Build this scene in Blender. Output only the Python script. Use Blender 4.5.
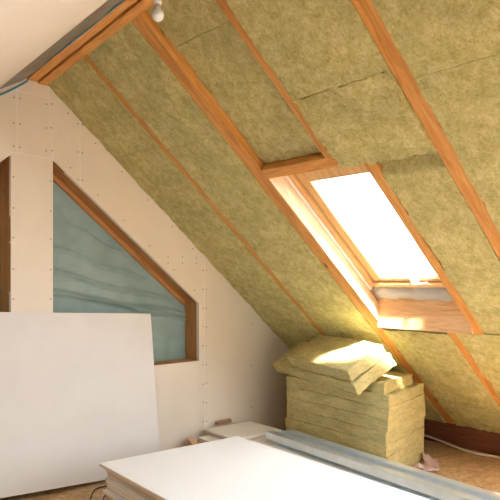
import bpy, bmesh, math, random
from mathutils import Vector, Matrix, noise

for o in list(bpy.data.objects):
    bpy.data.objects.remove(o, do_unlink=True)
scene = bpy.context.scene
COL = scene.collection

# ---------------------------------------------------------------- camera
cam_d = bpy.data.cameras.new('camera')
cam_d.sensor_width = 36.0
cam_d.lens = 45.36
cam_d.shift_y = 0.054
cam_d.clip_start = 0.02
cam = bpy.data.objects.new('camera', cam_d)
cam.location = (0, 0, 1.55)
cam.rotation_euler = (math.pi / 2, 0, -math.radians(40.64))
COL.objects.link(cam)
scene.camera = cam

# ---------------------------------------------------------------- world and sun
world = bpy.data.worlds.new('world')
scene.world = world
world.use_nodes = True
bg = world.node_tree.nodes['Background']
bg.inputs['Color'].default_value = (0.785, 0.905, 1.0, 1)
bg.inputs['Strength'].default_value = 1.0

sun_d = bpy.data.lights.new('sun', 'SUN')
sun_d.energy = 5.0
sun_d.angle = math.radians(6.0)
sun_d.color = (1.0, 0.93, 0.82)
sun = bpy.data.objects.new('sun', sun_d)
to_sun = Vector((-0.58, -0.66, 1.10))
sun.rotation_euler = to_sun.to_track_quat('Z', 'Y').to_euler()
sun.location = (-3, -4, 8)
COL.objects.link(sun)

scene.view_settings.view_transform = 'Standard'
scene.view_settings.look = 'None'
scene.view_settings.gamma = 1.0
scene.view_settings.use_curve_mapping = False
scene.view_settings.exposure = 3.66

# ---------------------------------------------------------------- materials
class NT:
    def __init__(self, name):
        self.m = bpy.data.materials.new(name)
        self.m.use_nodes = True
        self.t = self.m.node_tree
        self.bsdf = self.t.nodes['Principled BSDF']
        self.out = self.t.nodes['Material Output']

    def n(self, typ, **kw):
        nd = self.t.nodes.new(typ)
        for k, v in kw.items():
            if k in nd.inputs:
                nd.inputs[k].default_value = v
            else:
                setattr(nd, k, v)
        return nd

    def l(self, a, b):
        self.t.links.new(a, b)

    def ramp(self, fac, stops):
        r = self.t.nodes.new('ShaderNodeValToRGB')
        el = r.color_ramp.elements
        while len(el) < len(stops):
            el.new(0.5)
        for e, (p, c) in zip(el, stops):
            e.position = p
            e.color = (c[0], c[1], c[2], 1)
        self.l(fac, r.inputs['Fac'])
        return r.outputs['Color']

    def coords(self, scale=(1, 1, 1), jitter=True):
        tc = self.n('ShaderNodeTexCoord')
        mp = self.n('ShaderNodeMapping')
        mp.inputs['Scale'].default_value = scale
        self.l(tc.outputs['Object'], mp.inputs['Vector'])
        if jitter:
            oi = self.n('ShaderNodeObjectInfo')
            mu = self.n('ShaderNodeVectorMath', operation='SCALE')
            cb = self.n('ShaderNodeCombineXYZ')
            for i in range(3):
                self.l(oi.outputs['Random'], cb.inputs[i])
            self.l(cb.outputs[0], mu.inputs[0])
            mu.inputs['Scale'].default_value = 37.0
            self.l(mu.outputs[0], mp.inputs['Location'])
        return mp.outputs['Vector']

    def noise(self, vec, scale, detail=4, rough=0.55, dist=0.0):
        nz = self.n('ShaderNodeTexNoise')
        nz.inputs['Scale'].default_value = scale
        nz.inputs['Detail'].default_value = detail
        nz.inputs['Roughness'].default_value = rough
        nz.inputs['Distortion'].default_value = dist
        self.l(vec, nz.inputs['Vector'])
        return nz.outputs['Fac']

    def mix(self, fac, a, b, mode='MIX'):
        mx = self.n('ShaderNodeMix', data_type='RGBA', blend_type=mode)
        for sock, val in ((mx.inputs[0], fac), (mx.inputs[6], a), (mx.inputs[7], b)):
            if isinstance(val, (int, float)):
                sock.default_value = val
            elif isinstance(val, tuple):
                sock.default_value = (val[0], val[1], val[2], 1)
            else:
                self.l(val, sock)
        return mx.outputs[2]

    def color(self, c):
        if isinstance(c, tuple):
            self.bsdf.inputs['Base Color'].default_value = (c[0], c[1], c[2], 1)
        else:
            self.l(c, self.bsdf.inputs['Base Color'])

    def bump(self, h, strength=0.3, dist=0.01):
        b = self.n('ShaderNodeBump')
        b.inputs['Strength'].default_value = strength
        b.inputs['Distance'].default_value = dist
        self.l(h, b.inputs['Height'])
        self.l(b.outputs['Normal'], self.bsdf.inputs['Normal'])

    def rough(self, v):
        self.bsdf.inputs['Roughness'].default_value = v


def mat_wool(name, lo, mid, hi, fib=(1, 1, 1)):
    k = NT(name)
    v = k.coords(fib)
    big = k.noise(v, 5.0, 3, 0.5)
    fibre = k.noise(v, 17.0, 7, 0.70, 0.45)
    fine = k.noise(v, 70.0, 5, 0.75, 0.8)
    c1 = k.ramp(fibre, [(0.30, lo), (0.50, mid), (0.72, hi)])
    c2 = k.ramp(big, [(0.3, (0.86, 0.86, 0.82)), (0.7, (1.10, 1.08, 1.05))])
    c3 = k.ramp(fine, [(0.32, (0.70, 0.69, 0.64)), (0.5, (1.0, 1.0, 1.0)), (0.70, (1.16, 1.16, 1.18))])
    c = k.mix(1.0, c1, c2, 'MULTIPLY')
    c = k.mix(1.0, c, c3, 'MULTIPLY')
    spots = k.noise(v, 9.0, 2, 0.5, 0.4)
    sf = k.ramp(spots, [(0.70, (0, 0, 0)), (0.78, (1, 1, 1))])
    sm = k.n('ShaderNodeMath', operation='MULTIPLY')
    k.l(sf, sm.inputs[0]); sm.inputs[1].default_value = 0.35
    c = k.mix(sm.outputs[0], c, (0.62, 0.44, 0.10))
    k.color(c)
    add = k.n('ShaderNodeMath', operation='ADD')
    k.l(fibre, add.inputs[0]); k.l(fine, add.inputs[1])
    k.bump(add.outputs[0], 0.8, 0.014)
    k.rough(0.95)
    k.bsdf.inputs['Specular IOR Level'].default_value = 0.1
    return k.m


def mat_wood(name, dark, mid, light, rough=0.6, knots=True):
    k = NT(name)
    v = k.coords((1.2, 11, 11))
    g = k.noise(v, 2.2, 5, 0.6, 1.1)
    vf = k.coords((6, 90, 90))
    f = k.noise(vf, 1.6, 3, 0.6)
    c = k.ramp(g, [(0.28, dark), (0.50, mid), (0.72, light)])
    cf = k.ramp(f, [(0.3, (0.85, 0.83, 0.80)), (0.7, (1.08, 1.08, 1.08))])
    c = k.mix(1.0, c, cf, 'MULTIPLY')
    if knots:
        vk = k.coords((2.2, 6.5, 6.5))
        vo = k.n('ShaderNodeTexVoronoi')
        vo.inputs['Scale'].default_value = 1.3
        k.l(vk, vo.inputs['Vector'])
        kf = k.ramp(vo.outputs['Distance'], [(0.05, (1, 1, 1)), (0.13, (0, 0, 0))])
        c = k.mix(kf, c, (dark[0] * 0.35, dark[1] * 0.3, dark[2] * 0.3))
    k.color(c)
    k.bump(f, 0.15, 0.004)
    k.rough(rough)
    return k.m


def mat_board(name, base, var=0.05, rough=0.85, scale=3.0):
    k = NT(name)
    v = k.coords()
    a = k.noise(v, scale, 4, 0.6)
    b = k.noise(v, 60, 2, 0.5)
    lo = tuple(max(0, x * (1 - var)) for x in base)
    hi = tuple(min(1, x * (1 + var)) for x in base)
    c = k.ramp(a, [(0.3, lo), (0.7, hi)])
    k.color(c)
    k.bump(b, 0.06, 0.002)
    k.rough(rough)
    k.bsdf.inputs['Specular IOR Level'].default_value = 0.25
    return k.m


def mat_plain(name, base, rough=0.6, metal=0.0):
    k = NT(name)
    v = k.coords()
    a = k.noise(v, 12, 3)
    c = k.ramp(a, [(0.3, tuple(x * 0.94 for x in base)), (0.7, tuple(min(1, x * 1.05) for x in base))])
    k.color(c)
    k.rough(rough)
    k.bsdf.inputs['Metallic'].default_value = metal
    return k.m


M = {}
M['wool'] = mat_wool('mineral_wool', (0.46, 0.41, 0.17), (0.63, 0.575, 0.27), (0.76, 0.71, 0.42))
M['wool_slab'] = mat_wool('mineral_wool_slab', (0.62, 0.54, 0.24), (0.74, 0.66, 0.33), (0.82, 0.76, 0.45), (1, 1, 3.5))
M['timber'] = mat_wood('rafter_timber', (0.46, 0.19, 0.042), (0.68, 0.32, 0.080), (0.78, 0.42, 0.135))
M['pine'] = mat_wood('pine', (0.58, 0.32, 0.13), (0.72, 0.44, 0.22), (0.80, 0.54, 0.31))
M['pine_pale'] = mat_wood('pale_pine', (0.66, 0.42, 0.22), (0.76, 0.54, 0.33), (0.84, 0.64, 0.43))
M['lining'] = mat_wood('lining_timber', (0.38, 0.165, 0.05), (0.56, 0.265, 0.085), (0.66, 0.34, 0.125))
M['frame_pine'] = mat_wood('window_frame_pine', (0.62, 0.37, 0.14), (0.72, 0.46, 0.20), (0.80, 0.56, 0.28), 0.4, False)
M['plate'] = mat_wood('wall_plate_timber', (0.10, 0.035, 0.018), (0.17, 0.06, 0.03), (0.25, 0.09, 0.045))
M['wallboard'] = mat_board('gable_plasterboard', (0.81, 0.725, 0.625), 0.03)
M['joint'] = mat_board('joint_filler', (0.80, 0.735, 0.645), 0.04)
M['seam'] = mat_board('seam_filler', (0.90, 0.87, 0.82), 0.03)
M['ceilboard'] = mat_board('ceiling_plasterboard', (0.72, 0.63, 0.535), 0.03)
M['sheet'] = mat_board('leaning_sheet_face', (0.735, 0.71, 0.695), 0.03)
M['white_face'] = mat_board('white_board_face', (0.93, 0.93, 0.93), 0.008, 0.7)
def mat_edge():
    k = NT('board_edge')
    oi = k.n('ShaderNodeObjectInfo')
    a = k.noise(k.coords((3, 3, 120)), 3.0, 3)
    c = k.ramp(oi.outputs['Random'], [(0.0, (0.58, 0.47, 0.36)), (0.5, (0.74, 0.65, 0.54)), (1.0, (0.86, 0.80, 0.71))])
    k.color(k.mix(1.0, c, k.ramp(a, [(0.3, (0.85, 0.84, 0.82)), (0.7, (1.08, 1.08, 1.08))]), 'MULTIPLY'))
    k.rough(0.9)
    return k.m


M['board_edge'] = mat_edge()
M['cream_board'] = mat_board('cream_board', (0.82, 0.75, 0.66), 0.04)
M['steel'] = mat_plain('galvanised_steel', (0.74, 0.83, 0.90), 0.30, 0.7)
M['pvc'] = mat_plain('white_plastic', (0.85, 0.85, 0.84), 0.35)
M['reveal'] = mat_plain('white_reveal', (0.84, 0.83, 0.83), 0.6)
M['cable_white'] = mat_plain('white_cable', (0.74, 0.70, 0.66), 0.5)
M['cable_black'] = mat_plain('black_cable', (0.03, 0.03, 0.035), 0.45)
M['screw'] = mat_plain('screw_head', (0.10, 0.08, 0.07), 0.5, 0.3)
M['deck'] = mat_wood('roof_deck', (0.28, 0.15, 0.07), (0.38, 0.22, 0.11), (0.46, 0.28, 0.15), 0.7, False)
M['pink'] = mat_plain('pink_plastic', (0.88, 0.68, 0.67), 0.45)
M['metal'] = mat_plain('handle_metal', (0.75, 0.75, 0.74), 0.3, 0.6)
M['cardboard'] = mat_board('cardboard', (0.40, 0.24, 0.13), 0.15)


def make_membrane():
    k = NT('vapour_membrane')
    v = k.coords()
    a = k.noise(v, 3.0, 4, 0.6, 0.6)
    b = k.noise(k.coords((8, 1, 60)), 3.0, 3, 0.6)
    c = k.ramp(a, [(0.3, (0.16, 0.215, 0.185)), (0.7, (0.235, 0.29, 0.25))])
    cb = k.ramp(b, [(0.3, (0.9, 0.9, 0.9)), (0.7, (1.06, 1.06, 1.06))])
    c = k.mix(1.0, c, cb, 'MULTIPLY')
    k.color(c)
    k.rough(0.55)
    tr = k.n('ShaderNodeBsdfTranslucent')
    k.l(c, tr.inputs['Color'])
    ms = k.n('ShaderNodeMixShader')
    ms.inputs[0].default_value = 0.03
    k.l(k.bsdf.outputs[0], ms.inputs[1])
    k.l(tr.outputs[0], ms.inputs[2])
    k.l(ms.outputs[0], k.out.inputs['Surface'])
    return k.m


def make_foil():
    k = NT('ridge_foil')
    v = k.coords()
    a = k.noise(v, 7.0, 5, 0.65, 0.8)
    c = k.ramp(a, [(0.30, (0.12, 0.12, 0.11)), (0.5, (0.25, 0.215, 0.18)), (0.68, (0.17, 0.26, 0.29))])
    k.color(c)
    k.rough(0.45)
    return k.m


def make_glass():
    k = NT('window_glass')
    tr = k.n('ShaderNodeBsdfTransparent')
    gl = k.n('ShaderNodeBsdfGlossy')
    gl.inputs['Roughness'].default_value = 0.02
    ms = k.n('ShaderNodeMixShader')
    ms.inputs[0].default_value = 0.05
    k.l(tr.outputs[0], ms.inputs[1])
    k.l(gl.outputs[0], ms.inputs[2])
    k.l(ms.outputs[0], k.out.inputs['Surface'])
    return k.m


def make_floor_mat():
    k = NT('chipboard_floor')
    v = k.coords((1, 1, 1), False)
    vo = k.n('ShaderNodeTexVoronoi')
    vo.inputs['Scale'].default_value = 38
    k.l(v, vo.inputs['Vector'])
    a = k.noise(v, 5, 4)
    sep = k.n('ShaderNodeSeparateColor')
    k.l(vo.outputs['Color'], sep.inputs[0])
    c = k.ramp(sep.outputs[0], [(0.0, (0.46, 0.28, 0.13)), (0.5, (0.57, 0.37, 0.19)), (1.0, (0.67, 0.46, 0.26))])
    ca = k.ramp(a, [(0.3, (0.82, 0.8, 0.78)), (0.7, (1.1, 1.1, 1.1))])
    k.color(k.mix(1.0, c, ca, 'MULTIPLY'))
    k.rough(0.6)
    return k.m


def make_plastic_film():
    k = NT('white_film')
    k.color((0.92, 0.90, 0.90))
    k.rough(0.3)
    return k.m


M['membrane'] = make_membrane()
M['foil'] = make_foil()
M['glass'] = make_glass()
M['floor'] = make_floor_mat()
M['film'] = make_plastic_film()
M['blue_edge'] = mat_plain('blue_tape', (0.06, 0.28, 0.42), 0.5)
M['bulb'] = mat_plain('bulb_glass', (0.86, 0.86, 0.84), 0.25)


# ---------------------------------------------------------------- helpers
def link(name, me, mats, parent=None, matrix=None):
    o = bpy.data.objects.new(name, me)
    COL.objects.link(o)
    for m in (mats if isinstance(mats, (list, tuple)) else [mats]):
        if len(me.materials) < (len(mats) if isinstance(mats, (list, tuple)) else 1):
            me.materials.append(m)
    if matrix is not None:
        o.matrix_world = matrix
    if parent is not None:
        o.parent = parent
        o.matrix_parent_inverse = PINV.get(parent.name, Matrix.Identity(4))
    return o


PINV = {}


def empty(name, loc=(0, 0, 0)):
    o = bpy.data.objects.new(name, None)
    o.empty_display_size = 0.1
    o.location = loc
    COL.objects.link(o)
    PINV[o.name] = Matrix.Translation(loc).inverted()
    return o


def tag(o, label, cat, group=None, kind=None):
    o['label'] = label
    if cat:
        o['category'] = cat
    if group:
        o['group'] = group
    if kind:
        o['kind'] = kind
    return o


def from_bm(name, bm, mats, parent=None, smooth=False, matrix=None):
    bmesh.ops.recalc_face_normals(bm, faces=bm.faces)
    me = bpy.data.meshes.new(name)
    bm.to_mesh(me)
    bm.free()
    if smooth:
        for p in me.polygons:
            p.use_smooth = True
    return link(name, me, mats, parent, matrix)


def lattice(corner, n, amp=0.0, freq=6.0, seed=0.0, edge_amp=0.0):
    """closed box surface; corner(u,v,w)->Vector; n = (nu,nv,nw); noise displacement"""
    nu, nv, nw = n
    verts, idx, faces = [], {}, []
    off = Vector((seed * 3.17, seed * 1.31, seed * 7.7))

    def vid(i, j, k):
        key = (i, j, k)
        if key not in idx:
            u, v, w = i / nu, j / nv, k / nw
            p = corner(u, v, w)
            if amp:
                d = noise.noise_vector(p * freq + off) * amp + noise.noise_vector(p * freq * 3.3 + off) * amp * 0.5
                on = (i in (0, nu)) + (j in (0, nv)) + (k in (0, nw))
                if edge_amp and on >= 2:
                    d += noise.noise_vector(p * freq * 5.0 + off) * edge_amp
                p = p + d
            idx[key] = len(verts)
            verts.append(p)
        return idx[key]
    for i in range(nu):
        for j in range(nv):
            for k, flip in ((0, True), (nw, False)):
                q = [vid(i, j, k), vid(i + 1, j, k), vid(i + 1, j + 1, k), vid(i, j + 1, k)]
                faces.append(q[::-1] if flip else q)
    for i in range(nu):
        for k in range(nw):
            for j, flip in ((0, False), (nv, True)):
                q = [vid(i, j, k), vid(i + 1, j, k), vid(i + 1, j, k + 1), vid(i, j, k + 1)]
                faces.append(q[::-1] if flip else q)
    for j in range(nv):
        for k in range(nw):
            for i, flip in ((0, True), (nu, False)):
                q = [vid(i, j, k), vid(i, j + 1, k), vid(i, j + 1, k + 1), vid(i, j, k + 1)]
                faces.append(q[::-1] if flip else q)
    return verts, faces


def lattice_obj(name, corner, n, mats, parent=None, amp=0.0, freq=6.0, seed=0.0, edge_amp=0.0, smooth=False, matrix=None):
    v, f = lattice(corner, n, amp, freq, seed, edge_amp)
    me = bpy.data.meshes.new(name)
    me.from_pydata([tuple(p) for p in v], [], f)
    me.update()
    if smooth:
        for p in me.polygons:
            p.use_smooth = True
        me.set_sharp_from_angle(angle=math.radians(48))
    return link(name, me, mats, parent, matrix)


def basis(origin, ex, ey, ez):
    m = Matrix.Identity(4)
    for c, e in enumerate((ex, ey, ez)):
        for r in range(3):
            m[r][c] = e[r]
    m.translation = Vector(origin)
    return m


def beam(name, p0, p1, w, d, mat, parent=None, up=Vector((0, 0, 1)), bevel=0.003, amp=0.0015, seed=0.0):
    """rectangular timber from p0 to p1 (axis), w = width sideways, d = depth along up; local x runs along it"""
    p0, p1 = Vector(p0), Vector(p1)
    ex = (p1 - p0).normalized()
    ey = up.cross(ex).normalized()
    ez = ex.cross(ey).normalized()
    L = (p1 - p0).length

    def c(u, v, k):
        return Vector((u * L, (v - 0.5) * w, (k - 0.5) * d))
    n = max(2, int(L / 0.12))
    return lattice_obj(name, c, (n, 1, 1), mat, parent, amp, 5.0, seed, matrix=basis(p0, ex, ey, ez))


def bevel_box(name, lo, hi, mats, parent=None, bev=0.002, edge_slot=None, matrix=None):
    bm = bmesh.new()
    bmesh.ops.create_cube(bm, size=1.0)
    for v in bm.verts:
        v.co = Vector([lo[i] + (v.co[i] + 0.5) * (hi[i] - lo[i]) for i in range(3)])
    if edge_slot is not None:
        for f in bm.faces:
            f.normal_update()
            if abs(f.normal.z) < 0.5:
                f.material_index = edge_slot
    if bev:
        bmesh.ops.bevel(bm, geom=list(bm.edges), offset=bev, segments=1, affect='EDGES')
    return from_bm(name, bm, mats, parent, matrix=matrix)


def tube(name, pts, r, mat, parent=None, sides=8, smooth_n=6):
    P = [Vector(p) for p in pts]
    out = []
    for i in range(len(P) - 1):
        a, b, c, d = P[max(i - 1, 0)], P[i], P[i + 1], P[min(i + 2, len(P) - 1)]
        for s in range(smooth_n):
            t = s / smooth_n
            out.append(0.5 * ((2 * b) + (c - a) * t + (2 * a - 5 * b + 4 * c - d) * t * t + (3 * b - a - 3 * c + d) * t ** 3))
    out.append(P[-1])
    bm = bmesh.new()
    rings = []
    for i, p in enumerate(out):
        tg = (out[min(i + 1, len(out) - 1)] - out[max(i - 1, 0)]).normalized()
        s = tg.orthogonal() if abs(tg.z) > 0.95 else Vector((0, 0, 1)).cross(tg)
        s.normalize()
        q = tg.cross(s)
        rings.append([bm.verts.new(p + (s * math.cos(a) + q * math.sin(a)) * r) for a in [2 * math.pi * k / sides for k in range(sides)]])
    for a, b in zip(rings, rings[1:]):
        for k in range(sides):
            bm.faces.new((a[k], a[(k + 1) % sides], b[(k + 1) % sides], b[k]))
    bm.faces.new(rings[0][::-1])
    bm.faces.new(rings[-1])
    return from_bm(name, bm, mat, parent, True)


def lathe(name, prof, mat, parent=None, center=(0, 0, 0), seg=24):
    bm = bmesh.new()
    c = Vector(center)
    rings = []
    for r, z in prof:
        if r < 1e-5:
            rings.append([bm.verts.new(c + Vector((0, 0, z)))])
        else:
            rings.append([bm.verts.new(c + Vector((r * math.cos(2 * math.pi * k / seg), r * math.sin(2 * math.pi * k / seg), z))) for k in range(seg)])
    for a, b in zip(rings, rings[1:]):
        for k in range(seg):
            k2 = (k + 1) % seg
            if len(a) == 1 and len(b) > 1:
                bm.faces.new((a[0], b[k], b[k2]))
            elif len(b) == 1 and len(a) > 1:
                bm.faces.new((a[k], a[k2], b[0]))
            elif len(a) > 1:
                bm.faces.new((a[k], a[k2], b[k2], b[k]))
    return from_bm(name, bm, mat, parent, True)


# ---------------------------------------------------------------- roof slope frame
TH = math.atan(0.858)
CO, SI = math.cos(TH), math.sin(TH)
U = Vector((CO, 0, -SI))      # down the slope
N = Vector((SI, 0, CO))       # outwards through the roof
YV = Vector((0, 1, 0))
P0 = Vector((0, 0, 4.648))


def S(s, y, o):
    return P0 + U * s + YV * y + N * o


def sx(x):
    return x / CO


S_TOP, S_END = 2.36, 6.83
GY = 4.58                     # gable plane
Y_NEAR = -1.5

# ---------------------------------------------------------------- floor
floor = lattice_obj('floor', lambda u, v, w: Vector((-2.2 + u * 8.2, -3.0 + v * 8.2, -0.03 + w * 0.03)), (1, 1, 1), M['floor'])
tag(floor, 'brown chipboard floor of the attic', 'floor', kind='structure')

# ---------------------------------------------------------------- right slope: deck, rafters, headers, insulation
HS0, HS1, HY0, HY1 = 3.85, 5.02, 2.325, 3.135      # skylight hole in the deck
bm = bmesh.new()


def deck_piece(s0, s1, y0, y1):
    vs = [bm.verts.new(S(s, y, o)) for o in (0.205, 0.235) for s, y in ((s0, y0), (s1, y0), (s1, y1), (s0, y1))]
    for q in ((3, 2, 1, 0), (4, 5, 6, 7), (0, 1, 5, 4), (1, 2, 6, 5), (2, 3, 7, 6), (3, 0, 4, 7)):
        bm.faces.new([vs[i] for i in q])


YB = 0.50
deck_piece(2.0, HS0, YB, 4.9)
deck_piece(HS1, 7.3, YB, 4.9)
deck_piece(HS0, HS1, YB, HY0)
# larger unglazed opening further along, added out of view to let in more daylight
deck_piece(2.0, 3.0, Y_NEAR, YB)
deck_piece(6.3, 7.3, Y_NEAR, YB)
deck_piece(3.0, 6.3, Y_NEAR, -1.40)
deck_piece(HS0, HS1, HY1, 4.9)
roof = from_bm('ceiling_right', bm, M['deck'])
tag(roof, 'sloping underside of the roof with timber rafters and yellow mineral wool', 'ceiling', kind='structure')


def rafter(y0, y1, s0, s1, seed, depth=0.2, mat='timber'):
    m = (y0 + y1) / 2
    return beam('rafter', S(s0, m, depth / 2), S(s1, m, depth / 2), y1 - y0, depth, M[mat], roof, N, amp=0.003, seed=seed)


rafter(3.862, 3.926, S_TOP, S_END, 1)            # next to the gable
rafter(3.140, 3.240, S_TOP, S_END, 2)            # left of the skylight
rafter(2.474, 2.556, S_TOP, 3.68, 3)             # cut rafter above the skylight
rafter(2.480, 2.548, 5.37, S_END, 4)             # cut rafter below the skylight
rafter(2.250, 2.320, 3.74, 5.40, 5)              # right trimmer
rafter(1.745, 1.838, S_TOP, S_END, 6)
rafter(1.000, 1.090, S_TOP, S_END, 7)
hdr = beam('header', S(3.71, 3.139, 0.10), S(3.71, 1.84, 0.10), 0.075, 0.2, M['timber'], roof, N, amp=0.002, seed=9)

# wall plate at the eaves and its top edge
beam('wall_plate', (5.24, Y_NEAR, 0.10), (5.24, GY, 0.10), 0.12, 0.2, M['plate'], roof, seed=10)

# ridge planks (two side by side, running slightly askew like the real ones)
ra, rb = Vector((1.924, 4.62, 2.985)), Vector((1.852, 2.935, 3.052))
rd = (rb - ra)
rend = ra + rd * ((4.62 - Y_NEAR) / (4.62 - 2.935))
for k in range(2):
    sft = Vector((-0.036 - 0.078 * k, 0, 0.075 + 0.012 * k))
    beam('ridge_plank', ra + sft, rend + sft, 0.069, 0.15, M['timber'], roof, seed=11 + k, amp=0.002)


def batt(s0, s1, y0, y1, o, seed, thick=0.15, amp=0.008, edge=0.006, bev=0.0):
    def c(u, v, w):
        s_ = s0 + u * (s1 - s0)
        oo = o + bev * max(0.0, 1 - (s_ - s0) / 0.07) ** 0.8 * (1 - w)
        return S(s_, y0 + v * (y1 - y0), oo + w * thick)
    n = (max(3, int((s1 - s0) / 0.022)), max(3, int((y1 - y0) / 0.022)), 3)
    return lattice_obj('insulation_batt', c, n, M['wool'], roof, amp, 7.0, seed, edge, smooth=True)


sd = 20
for (y0, y1, o, js) in (
        (3.924, 4.572, -0.004, (S_TOP, 3.285, 4.385, 5.45, S_END)),
        (3.243, 3.864, -0.003, (S_TOP, 3.335, 4.380, 5.47, S_END)),
        (2.545, 3.137, 0.058, (S_TOP, 2.725, 3.665)),
        (1.842, 2.484, -0.018, (S_TOP, 3.236, 3.757)),
        (1.842, 2.246, 0.000, (3.798, 5.352)),
        (2.550, 3.137, -0.006, (5.395, 6.395, S_END)),
        (1.842, 2.478, -0.004, (5.362, 6.395, S_END)),
        (1.092, 1.742, -0.010, (S_TOP, 3.314, 4.42, 5.52, S_END))):
    for a, b in zip(js, js[1:]):
        sd += 1
        batt(a + 0.0012, b - 0.0012, y0, y1, o, 21, edge=0.020 if b == 3.757 else 0.006, bev=0.05 if a == 3.798 else 0.0)

# ---------------------------------------------------------------- skylight
win = empty('window_1', S(4.5, 2.73, 0.0))
tag(win, 'bright open-plan roof window with pine frame between two rafters', 'window', kind='structure')
win['label'] = 'bright roof window with pine frame set between the rafters'


def sbox(name, s0, s1, y0, y1, o0, o1, mat, parent, bev=0.004):
    m = basis(S(0, 0, 0), U, YV, N)
    bm = bmesh.new()
    bmesh.ops.create_cube(bm, size=1.0)
    lo, hi = (s0, y0, o0), (s1, y1, o1)
    for v in bm.verts:
        v.co = Vector([lo[i] + (v.co[i] + 0.5) * (hi[i] - lo[i]) for i in range(3)])
    bmesh.ops.bevel(bm, geom=list(bm.edges), offset=bev, segments=2, affect='EDGES')
    return from_bm(name, bm, mat, parent, matrix=m)


FO0, FO1 = 0.135, 0.25
W0, W1, T0, T1 = 2.322, 3.138, 3.80, 5.035
# outer frame: four members
sbox('frame_stile', T0, T1, W1 - 0.070, W1 - 0.030, FO0, FO1, M['frame_pine'], win)
sbox('frame_stile', T0, T1, W0 + 0.002, W0 + 0.040, FO0, FO1, M['frame_pine'], win)
sbox('frame_rail', T0, T0 + 0.04, W0 + 0.040, W1 - 0.070, FO0, FO1, M['frame_pine'], win)
sbox('frame_rail', T1 - 0.04, T1, W0 + 0.040, W1 - 0.070, FO0, FO1, M['frame_pine'], win)
# white reveal strip against the rafter
sbox('reveal_strip', T0, T1 + 0.02, W1 - 0.029, W1 + 0.001, 0.119, 0.21, M['reveal'], win, 0.002)
# pale pine lining on the rafter beside the window
rv = sbox('reveal_board', 3.752, 5.33, W1 - 0.012, W1 + 0.001, 0.004, 0.118, M['pine_pale'], win, 0.002)
# sash
sa = W1 - 0.078
sb_ = W0 + 0.046
sash = empty('sash', S(4.5, 2.73, 0.18))
sash.parent = win
sash.matrix_parent_inverse = PINV[win.name]
SO0, SO1 = 0.155, 0.225
sbox('sash_stile', T0 + 0.046, T1 - 0.046, sa - 0.078, sa, SO0, SO1, M['frame_pine'], sash)
sbox('sash_stile', T0 + 0.046, T1 - 0.046, sb_, sb_ + 0.055, SO0, SO1, M['frame_pine'], sash)
sbox('sash_rail', T0 + 0.046, T0 + 0.150, sb_ + 0.055, sa - 0.078, SO0, SO1, M['frame_pine'], sash)
sbox('sash_rail', T1 - 0.085, T1 - 0.046, sb_ + 0.055, sa - 0.078, SO0, SO1, M['frame_pine'], sash)
sbox('pane', T0 + 0.14, T1 - 0.08, sb_ + 0.05, sa - 0.073, 0.190, 0.206, M['glass'], sash, 0.001)
sbox('glazing_bead', T1 - 0.092, T1 - 0.084, sb_ + 0.055, sa - 0.078, 0.165, 0.186, M['frame_pine'], sash, 0.002)
# handle on the bottom rail
hd = sbox('handle_plate', T1 - 0.080, T1 - 0.052, 2.64, 2.72, 0.146, 0.156, M['metal'], sash, 0.002)
tube('handle', [S(T1 - 0.066, 2.70, 0.150), S(T1 - 0.068, 2.68, 0.118), S(T1 - 0.070, 2.62, 0.112), S(T1 - 0.073, 2.55, 0.116)], 0.010, M['metal'], sash)
# plumb sill board and wrinkled film above it
sill = lattice_obj('sill_board', lambda u, v, w: Vector((u * 0.815, (v - 0.5) * 0.035, w * 0.235)), (8, 1, 2), M['pine'], win, 0.001, 5, 3,
                   matrix=basis((4.046, 2.324, 1.150), Vector((0, 1, 0)), Vector((-1, 0, 0)), Vector((0, 0, 1))))


def film_pt(u, v):
    y = 2.326 + u * 0.810
    a = v * math.pi
    x = 4.035 - 0.040 * math.sin(a) - 0.070 * v
    z = 1.375 + 0.125 * v
    d = noise.noise_vector(Vector((y * 9, v * 2.2, 3.0))) * 0.014 + noise.noise_vector(Vector((y * 24, v * 5, 1.0))) * 0.006
    return Vector((x, y, z)) + Vector((d.x, 0, d.z))


bm = bmesh.new()
g = [[bm.verts.new(film_pt(i / 70, j / 14)) for j in range(15)] for i in range(71)]
for i in range(70):
    for j in range(14):
        bm.faces.new((g[i][j], g[i + 1][j], g[i + 1][j + 1], g[i][j + 1]))
bmesh.ops.solidify(bm, geom=list(bm.faces), thickness=0.002)
from_bm('plastic_film', bm, M['film'], win, True)

# ---------------------------------------------------------------- gable wall: plasterboard panels, seams, screws
panels = [
    [(1.698, 2.452), (1.970, 2.441), (1.941, 2.892), (1.698, 2.910)],
    [(1.698, 2.910), (1.941, 2.892), (1.941, 3.35), (1.698, 3.35)],
    [(1.655, 0.0), (1.970, 0.0), (1.970, 2.441), (1.655, 2.454)],
    [(1.941, 2.892), (1.970, 2.441), (1.970, 2.435), (2.190, 2.254), (2.190, 3.35), (1.941, 3.35)],
    [(2.190, 2.254), (2.864, 1.698), (3.392, 1.698), (3.392, 2.10), (2.190, 3.10)],
    [(2.864, 1.698), (3.329, 1.317), (3.337, 0.0), (3.392, 0.0), (3.392, 1.698)],
    [(3.392, 0.0), (5.30, 0.0), (5.30, 0.45), (3.392, 2.10)],
    [(1.970, 0.0), (3.337, 0.0), (3.337, 0.797), (1.970, 0.800)],
    [(0.295, 1.32), (1.655, 2.435), (1.655, 2.454), (1.698, 2.452), (1.698, 3.35), (0.295, 3.35)],
    [(0.295, 0.0), (1.655, 0.0), (1.655, 0.80), (0.295, 0.80)],
    [(-2.0, 0.0), (0.295, 0.0), (0.295, 3.35), (-2.0, 3.35)],
]
bm = bmesh.new()


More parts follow.
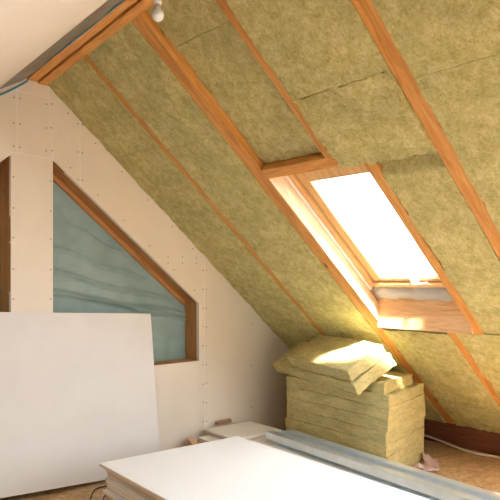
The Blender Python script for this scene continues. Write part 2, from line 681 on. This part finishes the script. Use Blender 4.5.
def prism(bm, poly, y0, y1, shrink=0.0):
    cx = sum(p[0] for p in poly) / len(poly)
    cz = sum(p[1] for p in poly) / len(poly)
    pts = []
    for x, z in poly:
        dx, dz = cx - x, cz - z
        pts.append((x + math.copysign(min(shrink, abs(dx)), dx), z + math.copysign(min(shrink, abs(dz)), dz)))
    a = [bm.verts.new((x, y0, z)) for x, z in pts]
    b = [bm.verts.new((x, y1, z)) for x, z in pts]
    bm.faces.new(a)
    bm.faces.new(b[::-1])
    for i in range(len(pts)):
        j = (i + 1) % len(pts)
        bm.faces.new((a[i], b[i], b[j], a[j]))


for p in panels:
    prism(bm, p, GY + 0.0015, GY + 0.04)
wall = from_bm('wall_back', bm, M['seam'])
tag(wall, 'gable wall clad with cream plasterboard panels and two triangular openings', 'wall', kind='structure')
for p in panels:
    bm = bmesh.new()
    prism(bm, p, GY, GY + 0.0125, 0.0028)
    from_bm('plasterboard_panel', bm, M['wallboard'], wall)

# screws
bm = bmesh.new()


def screw(x, z):
    r = 0.0052
    c = bm.verts.new((x, GY - 0.0016, z))
    ring = [bm.verts.new((x + r * math.cos(a), GY - 0.0012, z + r * math.sin(a))) for a in [k * math.pi / 3 for k in range(6)]]
    base = [bm.verts.new((v.co.x, GY + 0.002, v.co.z)) for v in ring]
    for i in range(6):
        j = (i + 1) % 6
        bm.faces.new((c, ring[i], ring[j]))
        bm.faces.new((ring[i], base[i], base[j], ring[j]))


random.seed(4)
jit = lambda: random.uniform(-0.006, 0.006)
for z in (2.50, 2.67, 2.85):
    for x in (1.720, 1.918, 1.676, 1.958):
        screw(x + jit() * 0.5, z + jit())
for z in [0.95 + 0.22 * i for i in range(7)]:
    screw(1.672, z + jit()); screw(1.952, z + jit())
for z in (2.30, 2.52, 2.74):
    screw(2.172, z + jit()); screw(2.208, z + jit())
for t in (0.08, 0.25, 0.42, 0.6, 0.78, 0.94):
    screw(2.0 + t * 1.36, 2.396 - t * 1.36 * 0.82 + 0.085)
    screw(1.98 + t * 1.36, 4.648 - 0.858 * (1.98 + t * 1.36) - 0.05)
for z in [0.25 + 0.17 * i for i in range(9)]:
    screw(3.374, z + jit()); screw(3.412, z + jit())
for x in (3.0, 3.15, 3.3):
    screw(x, 1.725); screw(x, 1.672)
for z in (0.3, 0.7, 1.1):
    screw(3.95, z)
scr = from_bm('screw_heads', bm, M['screw'], wall)
scr['kind'] = 'stuff'

# smeared joint filler along the horizontal seam right of the opening
def filler(u, v, w):
    x = 2.93 + 0.455 * u
    hgt = 0.022 + 0.014 * noise.noise(Vector((x * 9, 0.3, 5.2)))
    return Vector((x, GY - 0.0012 * (1 - w) + 0.001 * w, 1.70 + 0.012 * noise.noise(Vector((x * 5, 4.3, 1.2))) + (v - 0.5) * 2 * hgt))


lattice_obj('joint_filler', filler, (40, 2, 1), M['joint'], wall)


# triangular openings with timber linings and membrane behind
def gable_window(name, mirror, label):
    def X(x):
        return x if not mirror else 3.625 - x
    e = empty(name, (X(2.65), GY, 0.8))
    tag(e, label, 'window', kind='structure')
    D0, D1 = GY + 0.0135, GY + 0.245
    ym = (D0 + D1) / 2
    top = Vector((X(1.97), ym, 2.435)); kink = Vector((X(3.331), ym, 1.317))
    bot = Vector((X(3.337), ym, 0.797)); bl = Vector((X(1.97), ym, 0.80))
    t = 0.032

    def lin(a, b, inside, sd):
        d = (b - a).normalized()
        nrm = Vector((-d.z, 0, d.x))
        if nrm.dot(inside - a) > 0:
            nrm = -nrm
        a2, b2 = a + nrm * t / 2, b + nrm * t / 2
        beam('lining_board', a2, b2, D1 - D0, t, M['lining'], e, nrm, amp=0.0008, seed=sd)
    mid = Vector((X(2.5), ym, 1.2))
    lin(top - (kink - top).normalized() * 0.03, kink, mid, 31)
    lin(kink + Vector((0, 0, 0.01)), bot - Vector((0, 0, 0.03)), mid, 32)
    lin(bot, bl, mid, 33)
    lin(bl, top, mid, 34)
    # batten at the back that holds the membrane
    dd = (kink - top).normalized()
    nb_ = Vector((-dd.z, 0, dd.x))
    if nb_.dot(mid - top) < 0:
        nb_ = -nb_
    off = nb_ * 0.018 + Vector((0, 0.085, 0))
    beam('membrane_batten', top + off, kink + off - dd * 0.01, 0.045, 0.034, M['lining'], e, nb_, amp=0.0006, seed=35)
    bm = bmesh.new()
    NX, NZ = 90, 90
    folds = [((1.97, 1.60), (3.12, 1.34), 0.026, 0.020), ((1.97, 1.43), (3.25, 1.22), 0.034, 0.020), ((2.05, 1.78), (2.85, 1.53), 0.018, 0.018),
             ((2.25, 1.94), (2.75, 1.70), 0.016, 0.016), ((2.40, 1.36), (3.30, 1.16), 0.034, 0.016), ((1.97, 1.29), (2.7, 1.15), 0.012, 0.018)]

    def dy(x, z):
        r = 0.012 * noise.noise(Vector((x * 2.1, 0, z * 3.1))) + 0.004 * noise.noise(Vector((x * 6, 3, z * 16)))
        for (x0, z0), (x1, z1), amp, wd in folds:
            tt = (x - x0) / (x1 - x0)
            if -0.2 < tt < 1.15:
                zc = z0 + (z1 - z0) * tt + 0.012 * math.sin(tt * 9)
                fade = max(0.0, min(1.0, (tt + 0.2) * 4)) * max(0.0, min(1.0, (1.15 - tt) * 4))
                q = (z - zc) / wd
                r -= amp * fade * math.exp(-q * q) * (1 + 0.8 * q)
        return r
    g = []
    for i in range(NX + 1):
        x = 1.955 + 1.395 * i / NX
        zt = 2.475 - (x - 1.955) * 0.824 if x < 3.331 else 1.33
        g.append([bm.verts.new((X(x), GY + 0.225 + dy(x, 0.78 + (zt - 0.78) * j / NZ), 0.78 + (zt - 0.78) * j / NZ)) for j in range(NZ + 1)])
    for i in range(NX):
        for j in range(NZ):
            bm.faces.new((g[i][j], g[i + 1][j], g[i + 1][j + 1], g[i][j + 1]))
    mo = from_bm('membrane', bm, M['membrane'], e, True)
    mo['label'] = 'creased teal membrane'
    return e


gable_window('window_2', False, 'triangular gable opening with brown lining boards and teal membrane, right of the centre column')
gable_window('window_3', True, 'gable opening with brown lining cut off by the left edge of the photo')

# ---------------------------------------------------------------- left ceiling
LA, LB = 0.65, 0.055


def lz(x, y, off=0.0):
    return 2.865 + LA * (x - 1.577) + LB * (4.58 - y) + off


def sheet_xy(name, x0, x1, y0, y1, off0, off1, n, mat, parent, amp=0.0, freq=4.0, seed=0):
    return lattice_obj(name, lambda u, v, w: Vector((x0 + u * (x1 - x0), y0 + v * (y1 - y0), lz(x0 + u * (x1 - x0), y0 + v * (y1 - y0), off0 + w * (off1 - off0)))),
                       n, mat, parent, amp, freq, seed, smooth=amp > 0)


bm = bmesh.new()


def left_piece(bm, x0, x1, y0, y1, o0, o1):
    vs = [bm.verts.new((x, y, lz(x, y, o))) for o in (o0, o1) for x, y in ((x0, y0), (x1, y0), (x1, y1), (x0, y1))]
    for q in ((3, 2, 1, 0), (4, 5, 6, 7), (0, 1, 5, 4), (1, 2, 6, 5), (2, 3, 7, 6), (3, 0, 4, 7)):
        bm.faces.new([vs[i] for i in q])


left_piece(bm, -1.9, 1.95, Y_NEAR, 4.62, 0.09, 0.12)
cl = from_bm('ceiling_left', bm, M['deck'])
tag(cl, 'cream plasterboard ceiling sloping down at the top left corner', 'ceiling', kind='structure')
for (x0, x1, y0, y1) in ((-1.9, 1.388, 1.62, 4.62), (-1.9, 1.388, Y_NEAR, 1.617)):
    bm = bmesh.new()
    left_piece(bm, x0, x1, y0, y1, -0.030, -0.0175)
    from_bm('plasterboard_panel', bm, M['ceilboard'], cl)
sheet_xy('underlay_foil', 1.10, 1.795, Y_NEAR, 4.60, 0.026, 0.029, (30, 150, 1), M['foil'], cl, 0.010, 3.0, 5)
tube('blue_tape_edge', [(1.775 - 0.0425 * (4.57 - y), y, lz(1.775 - 0.0425 * (4.57 - y), y, 0.018)) for y in [4.57 - i * 0.3 for i in range(16)]], 0.005, M['blue_edge'], cl)
tube('blue_tape_edge', [(1.46 + i * 0.063, 4.572, lz(1.46 + i * 0.063, 4.572) - 0.004 - 0.012 * math.sin(i * 0.63)) for i in range(6)], 0.007, M['blue_edge'], cl)

# ---------------------------------------------------------------- knee wall on the unseen left
kw = lattice_obj('wall_left', lambda u, v, w: Vector((-1.95 + u * 0.06, Y_NEAR + v * (4.62 - Y_NEAR), w * (0.65 if v > 0.5 else 0.9))), (1, 1, 1), M['wallboard'])
tag(kw, 'low plasterboard knee wall at the left eaves', 'wall', kind='structure')

# ---------------------------------------------------------------- unseen end wall, added to cut the light from behind the camera
bm = bmesh.new()
prism(bm, [(-1.95, 0.0), (5.35, 0.0), (5.35, 0.35), (2.0, 3.25), (1.75, 3.25), (-1.95, 0.95)], Y_NEAR - 0.05, Y_NEAR)
fw = from_bm('wall_front', bm, M['wallboard'])
tag(fw, 'unseen plasterboard end wall added to close the attic against light from behind', 'wall', kind='structure')

# ---------------------------------------------------------------- pendant bulb
px, py = 1.675, 2.648
pend = empty('pendant_bulb', (px, py, 3.03))
tag(pend, 'bare white light bulb in a white holder under the ridge planks', 'light bulb')
bz = 2.838
lathe('bulb', [(0, bz - 0.031)] + [(0.031 * math.sin(a), bz - 0.031 * math.cos(a)) for a in [math.radians(d) for d in range(12, 150, 12)]] + [(0.0145, bz + 0.032), (0.0135, bz + 0.044), (0, bz + 0.044)], M['bulb'], pend, (px, py, 0))
lathe('screw_cap', [(0, bz + 0.040), (0.0132, bz + 0.040), (0.0135, bz + 0.046), (0.0128, bz + 0.049), (0.0138, bz + 0.052), (0.0128, bz + 0.055), (0.0138, bz + 0.058), (0.013, bz + 0.064), (0, bz + 0.064)], M['metal'], pend, (px, py, 0))
lathe('lamp_holder', [(0, bz + 0.056), (0.019, bz + 0.056), (0.0205, bz + 0.060), (0.0205, bz + 0.098), (0.018, bz + 0.106), (0.010, bz + 0.118), (0.006, bz + 0.126), (0, bz + 0.126)], M['pvc'], pend, (px, py, 0))
tube('cord', [(px, py, bz + 0.12), (px + 0.004, py, bz + 0.17), (px + 0.03, py, 3.02), (px + 0.055, py, 3.064)], 0.0045, M['pvc'], pend)


# ---------------------------------------------------------------- wool slabs in the pile
def quad_slab(name, quad, z0, z1, label, group, seed, amp=0.006, edge=0.006):
    """quad: front-right, front-left, back-right, back-left (x, y)"""
    fr, fl, br, bl = [Vector((p[0], p[1], 0)) for p in quad]

    def c(u, v, w):
        p = (fr * (1 - u) + fl * u) * (1 - v) + (br * (1 - u) + bl * u) * v
        return Vector((p.x, p.y, z0 + w * (z1 - z0)))
    o = lattice_obj(name, c, (56, 34, 5), M['wool_slab'], None, amp, 8.0, seed, edge, smooth=True)
    return tag(o, label, 'insulation slab', group)


ords = ['bottom', 'second from bottom', 'third from bottom', 'middle', 'third from top', 'second from top', 'top']
random.seed(12)
h = 0.65 / 7
for i in range(7):
    j = lambda a=0.012: random.uniform(-a, a)
    q = [(3.895 + j(), 2.936 + j()), (3.979 + j(), 4.133 + j()), (4.610 + j(), 3.10 + j()), (4.600 + j(), 4.23 + j())]
    lab = 'yellow mineral wool slab, %s of the seven stacked squarely under the roof window' % ords[i]
    quad_slab('insulation_slab', q, i * h + 0.0008, (i + 1) * h - 0.0008, lab, 'mineral wool slabs in the pile', 50)
quad_slab('insulation_slab', [(3.90, 2.975), (4.15, 4.00), (4.47, 3.12), (4.46, 4.03)], 0.652, 0.738,
          'narrow mineral wool slab wedged under the tilted slabs near the rafters', 'mineral wool slabs in the pile', 60)


def tilt_slab(F, L, R, n, th, label, seed):
    F, L, R, n = Vector(F), Vector(L), Vector(R), Vector(n)

    def c(u, v, w):
        return F + (L - F) * u + (R - F) * v + n * (th * w) + n * 0.0
    o = lattice_obj('insulation_slab', c, (56, 26, 5), M['wool_slab'], None, 0.008, 7.0, seed, 0.008, smooth=True)
    return tag(o, label, 'insulation slab', 'mineral wool slabs in the pile')


nn = (-0.493, 0.122, 0.861)
tilt_slab((3.773, 3.115, 0.652), (4.081, 4.362, 0.652), (4.122, 3.029, 0.864), nn, 0.097,
          'long mineral wool slab lying tilted under the topmost slab and jutting out left', 71)
tilt_slab((3.734, 3.151, 0.750), (3.965, 4.040, 0.752), (4.043, 3.057, 0.941), nn, 0.098,
          'sunlit topmost mineral wool slab lying tilted on the pile', 72)


# ---------------------------------------------------------------- stack of white boards
def board(name, cx, cy, rot, lx, ly, z0, z1, mats, label, cat, group, bev=0.0028):
    m = Matrix.Translation((cx, cy, 0)) @ Matrix.Rotation(rot, 4, 'Z')
    o = bevel_box(name, (-lx / 2, -ly / 2, z0), (lx / 2, ly / 2, z1), mats, None, bev, 1, m)
    return tag(o, label, cat, group)


rot = math.radians(-2.5)
ax, ay = 1.910, 3.720
dx, dy_ = Vector((math.cos(rot), math.sin(rot), 0)), Vector((-math.sin(rot), math.cos(rot), 0))
LX, LY = 1.12, 2.50
cen = Vector((ax, ay, 0)) + dx * LX / 2 - dy_ * LY / 2
names = ['topmost', 'second', 'third', 'fourth', 'fifth', 'sixth', 'seventh', 'eighth', 'ninth', 'tenth', 'bottom']
random.seed(3)
nb, th = 11, 0.0200
zt = 0.350
for i in range(nb):
    sxo = 0 if i == 0 else random.uniform(0.0, 0.035) + 0.006 * min(i, 4)
    syo = 0 if i == 0 else random.uniform(-0.02, 0.012)
    c = cen + dx * sxo + dy_ * syo
    lab = ('%s white gypsum board of the large stack in the foreground' % names[i]) if i in (0, nb - 1) else ('%s gypsum board from the top of the large foreground stack' % names[i])
    board('gypsum_board', c.x, c.y, rot + random.uniform(-0.004, 0.004) * (i > 0), LX, LY, zt - (i + 1) * th + 0.0005, zt - i * th - 0.0005,
          [M['white_face'], M['board_edge']], lab, 'gypsum board', 'boards in the large stack')
zb = zt - nb * th
for k, t in enumerate((-0.95, 0.0, 0.95)):
    c = cen + dy_ * t + dx * 0.03
    b = beam('timber_bearer', c - dx * 0.52 + Vector((0, 0, zb / 2)), c + dx * 0.52 + Vector((0, 0, zb / 2)), 0.09, zb - 0.001, M['pine'], None, seed=80 + k, amp=0.0)
    tag(b, 'timber bearer under the large board stack, %s' % ('nearest the viewer', 'in its middle', 'nearest the gable wall')[k], 'timber', 'bearers under the board stack')

# ---------------------------------------------------------------- low stack beyond, carrying the steel profiles
for i in range(8):
    lab = '%s cream board of the low stack under the steel profiles' % ['lowest', 'second lowest', 'third lowest', 'fourth lowest', 'fourth highest', 'third highest', 'second highest', 'uppermost'][i]
    board('gypsum_board', 3.535 + random.uniform(-0.008, 0.008), 2.90 + random.uniform(-0.01, 0.01), 0.0, 0.64, 3.1, i * 0.02 + 0.0005, (i + 1) * 0.02 - 0.0005,
          [M['cream_board'], M['board_edge']], lab, 'gypsum board', 'boards in the low stack')
for i, (cx, cy, lx, ly, rz, lab) in enumerate((
        (3.585, 4.285, 0.50, 0.44, 0.03, 'lower cream board offcut at the gable end of the profiles'),
        (3.580, 4.275, 0.53, 0.45, -0.03, 'upper cream board offcut at the gable end of the profiles'))):
    board('board_offcut', cx, cy, rz, lx, ly, 0.1605 + i * 0.021, 0.1605 + i * 0.021 + 0.0195, [M['cream_board'], M['board_edge']], lab, 'board offcut', 'cream board offcuts')
bk = beam('timber_block', (3.10, 4.32, 0.075), (3.19, 4.52, 0.075), 0.05, 0.148, M['pine'], None, seed=90, amp=0)
tag(bk, 'short upright timber block between leaning sheet and cream offcuts', 'timber')
bk = bevel_box('cardboard_strip', (3.50, 4.535, 0.2035), (3.67, 4.565, 0.235), M['cardboard'], None, 0.003)
tag(bk, 'brown cardboard strip against the gable wall behind the offcuts', 'cardboard')


# ---------------------------------------------------------------- steel profiles
def profile_mesh(L, w, hgt, t=0.0022, lip=0.008):
    # C section open to the top, with inward lips
    a = w / 2
    outer = [(-a + lip, hgt), (-a, hgt), (-a, 0), (a, 0), (a, hgt), (a - lip, hgt)]
    inner = [(-a + lip, hgt - t), (-a + t, hgt - t), (-a + t, t), (a - t, t), (a - t, hgt - t), (a - lip, hgt - t)]
    bm = bmesh.new()
    ends = []
    for y in (-L / 2, L / 2):
        ends.append(([bm.verts.new((x, y, z)) for x, z in outer], [bm.verts.new((x, y, z)) for x, z in inner]))
    (o0, i0), (o1, i1) = ends
    for k in range(5):
        bm.faces.new((o0[k], o0[k + 1], o1[k + 1], o1[k]))
        bm.faces.new((i0[k], i1[k], i1[k + 1], i0[k + 1]))
        bm.faces.new((o0[k], i0[k], i0[k + 1], o0[k + 1]))
        bm.faces.new((o1[k], o1[k + 1], i1[k + 1], i1[k]))
    for k in (0, 5):
        bm.faces.new((o0[k], o1[k], i1[k], i0[k]))
    bmesh.ops.recalc_face_normals(bm, faces=bm.faces)
    me = bpy.data.meshes.new('steel_profile')
    bm.to_mesh(me); bm.free()
    me.materials.append(M['steel'])
    return me


pm = profile_mesh(2.9, 0.070, 0.045)
pm_side = profile_mesh(2.9, 0.045, 0.070)
prot = math.radians(-5.2)
pdir = Vector((-math.sin(prot), math.cos(prot), 0))
pside = Vector((math.cos(prot), math.sin(prot), 0))
pend0 = Vector((3.545, 3.93, 0))
plabs = {(0, 0): 'lower steel profile nearest the white boards', (0, 1): 'lower steel profile in the middle of its row', (0, 2): 'lower steel profile nearest the wool pile',
         (1, 0): 'upper galvanised steel profile along the white boards', (1, 1): 'upper galvanised steel profile in the middle of its row', (1, 2): 'upper galvanised steel profile nearest the wool pile'}
for lay in range(2):
    for k in range(3):
        c = pend0 - pdir * (1.45 + (0.03 * k if lay else 0.01 * k) - (0.02 if k == 1 else 0)) + pside * (0.036 + k * 0.0735 + (0.006 * k if lay else 0))
        side = lay == 0
        o = bpy.data.objects.new('steel_profile', pm_side if side else pm)
        COL.objects.link(o)
        flip = Matrix.Identity(4)
        if side:
            flip = Matrix.Translation((0.035, 0, 0.0225)) @ Matrix.Rotation(-math.pi / 2, 4, 'Y')
        elif k != 1:
            flip = Matrix.Translation((0, 0, 0.045)) @ Matrix.Rotation(math.pi, 4, 'Y')
        o.matrix_world = Matrix.Translation((c.x, c.y, 0.1605 + lay * 0.0458)) @ Matrix.Rotation(prot, 4, 'Z') @ flip
        tag(o, plabs[(lay, k)], 'steel profile', 'steel profiles in the bundle')

# ---------------------------------------------------------------- leaning sheet
p_b, p_t = Vector((2.752, 4.300, 0.002)), Vector((2.812, 4.556, 1.243))
ez = (p_t - p_b)
H = ez.length
ez.normalize()
ex = Vector((-1, 0.0, 0.0))
ex = (ex - ez * ex.dot(ez)).normalized()
ey = ez.cross(ex)
sh = bevel_box('plasterboard_sheet', (0, -0.0125, 0), (2.0, 0.0, H), [M['sheet'], M['board_edge']], None, 0.001, None, basis(p_b, ex, ey, ez))
tag(sh, 'large pale grey plasterboard sheet leaning against the gable wall', 'plasterboard sheet')

# ---------------------------------------------------------------- cables and scraps
c = tube('black_cable', [(1.86, 3.86, 0.006), (1.98, 4.00, 0.006), (2.06, 4.12, 0.008), (2.13, 4.20, 0.010), (2.22, 4.215, 0.008), (2.36, 4.16, 0.006), (2.50, 4.02, 0.006), (2.46, 3.92, 0.006),
                         (2.30, 3.98, 0.006), (2.19, 4.05, 0.008), (2.10, 4.02, 0.008), (2.06, 3.94, 0.006)], 0.0055, M['cable_black'])
tag(c, 'thin black cable looped on the floor by the large board stack', 'cable')
c = tube('white_cable', [(5.168, 4.3, 0.03), (5.165, 3.9, 0.035), (5.16, 3.5, 0.045), (5.14, 3.30, 0.035), (5.09, 3.0, 0.012), (5.08, 2.87, 0.010), (5.11, 2.72, 0.010), (5.15, 2.3, 0.012), (5.15, 1.8, 0.010)], 0.010, M['cable_white'])
tag(c, 'white cable lying along the dark eaves plate', 'cable')

bm = bmesh.new()
NXp, NYp = 26, 16
g = []
for i in range(NXp + 1):
    row = []
    for j in range(NYp + 1):
        u, v = i / NXp, j / NYp
        base = Vector((4.30 + 0.34 * u, 2.86 + 0.06 * u + 0.14 * v - 0.05 * math.sin(u * 5), 0.012))
        hgt = 0.030 * abs(noise.noise(Vector((u * 4.0, v * 2.5, 8.2)))) * 2 + 0.06 * math.exp(-((u - 0.72) / 0.12) ** 2) * v
        d = noise.noise_vector(Vector((u * 7, v * 5, 2.2))) * 0.016
        row.append(bm.verts.new(base + Vector((d.x, d.y, hgt))))
    g.append(row)
for i in range(NXp):
    for j in range(NYp):
        bm.faces.new((g[i][j], g[i + 1][j], g[i + 1][j + 1], g[i][j + 1]))
bmesh.ops.solidify(bm, geom=list(bm.faces), thickness=0.0015)
sc = from_bm('plastic_scrap', bm, M['pink'], None, False)
tag(sc, 'crumpled pink plastic scrap on the floor beside the wool pile', 'plastic scrap')
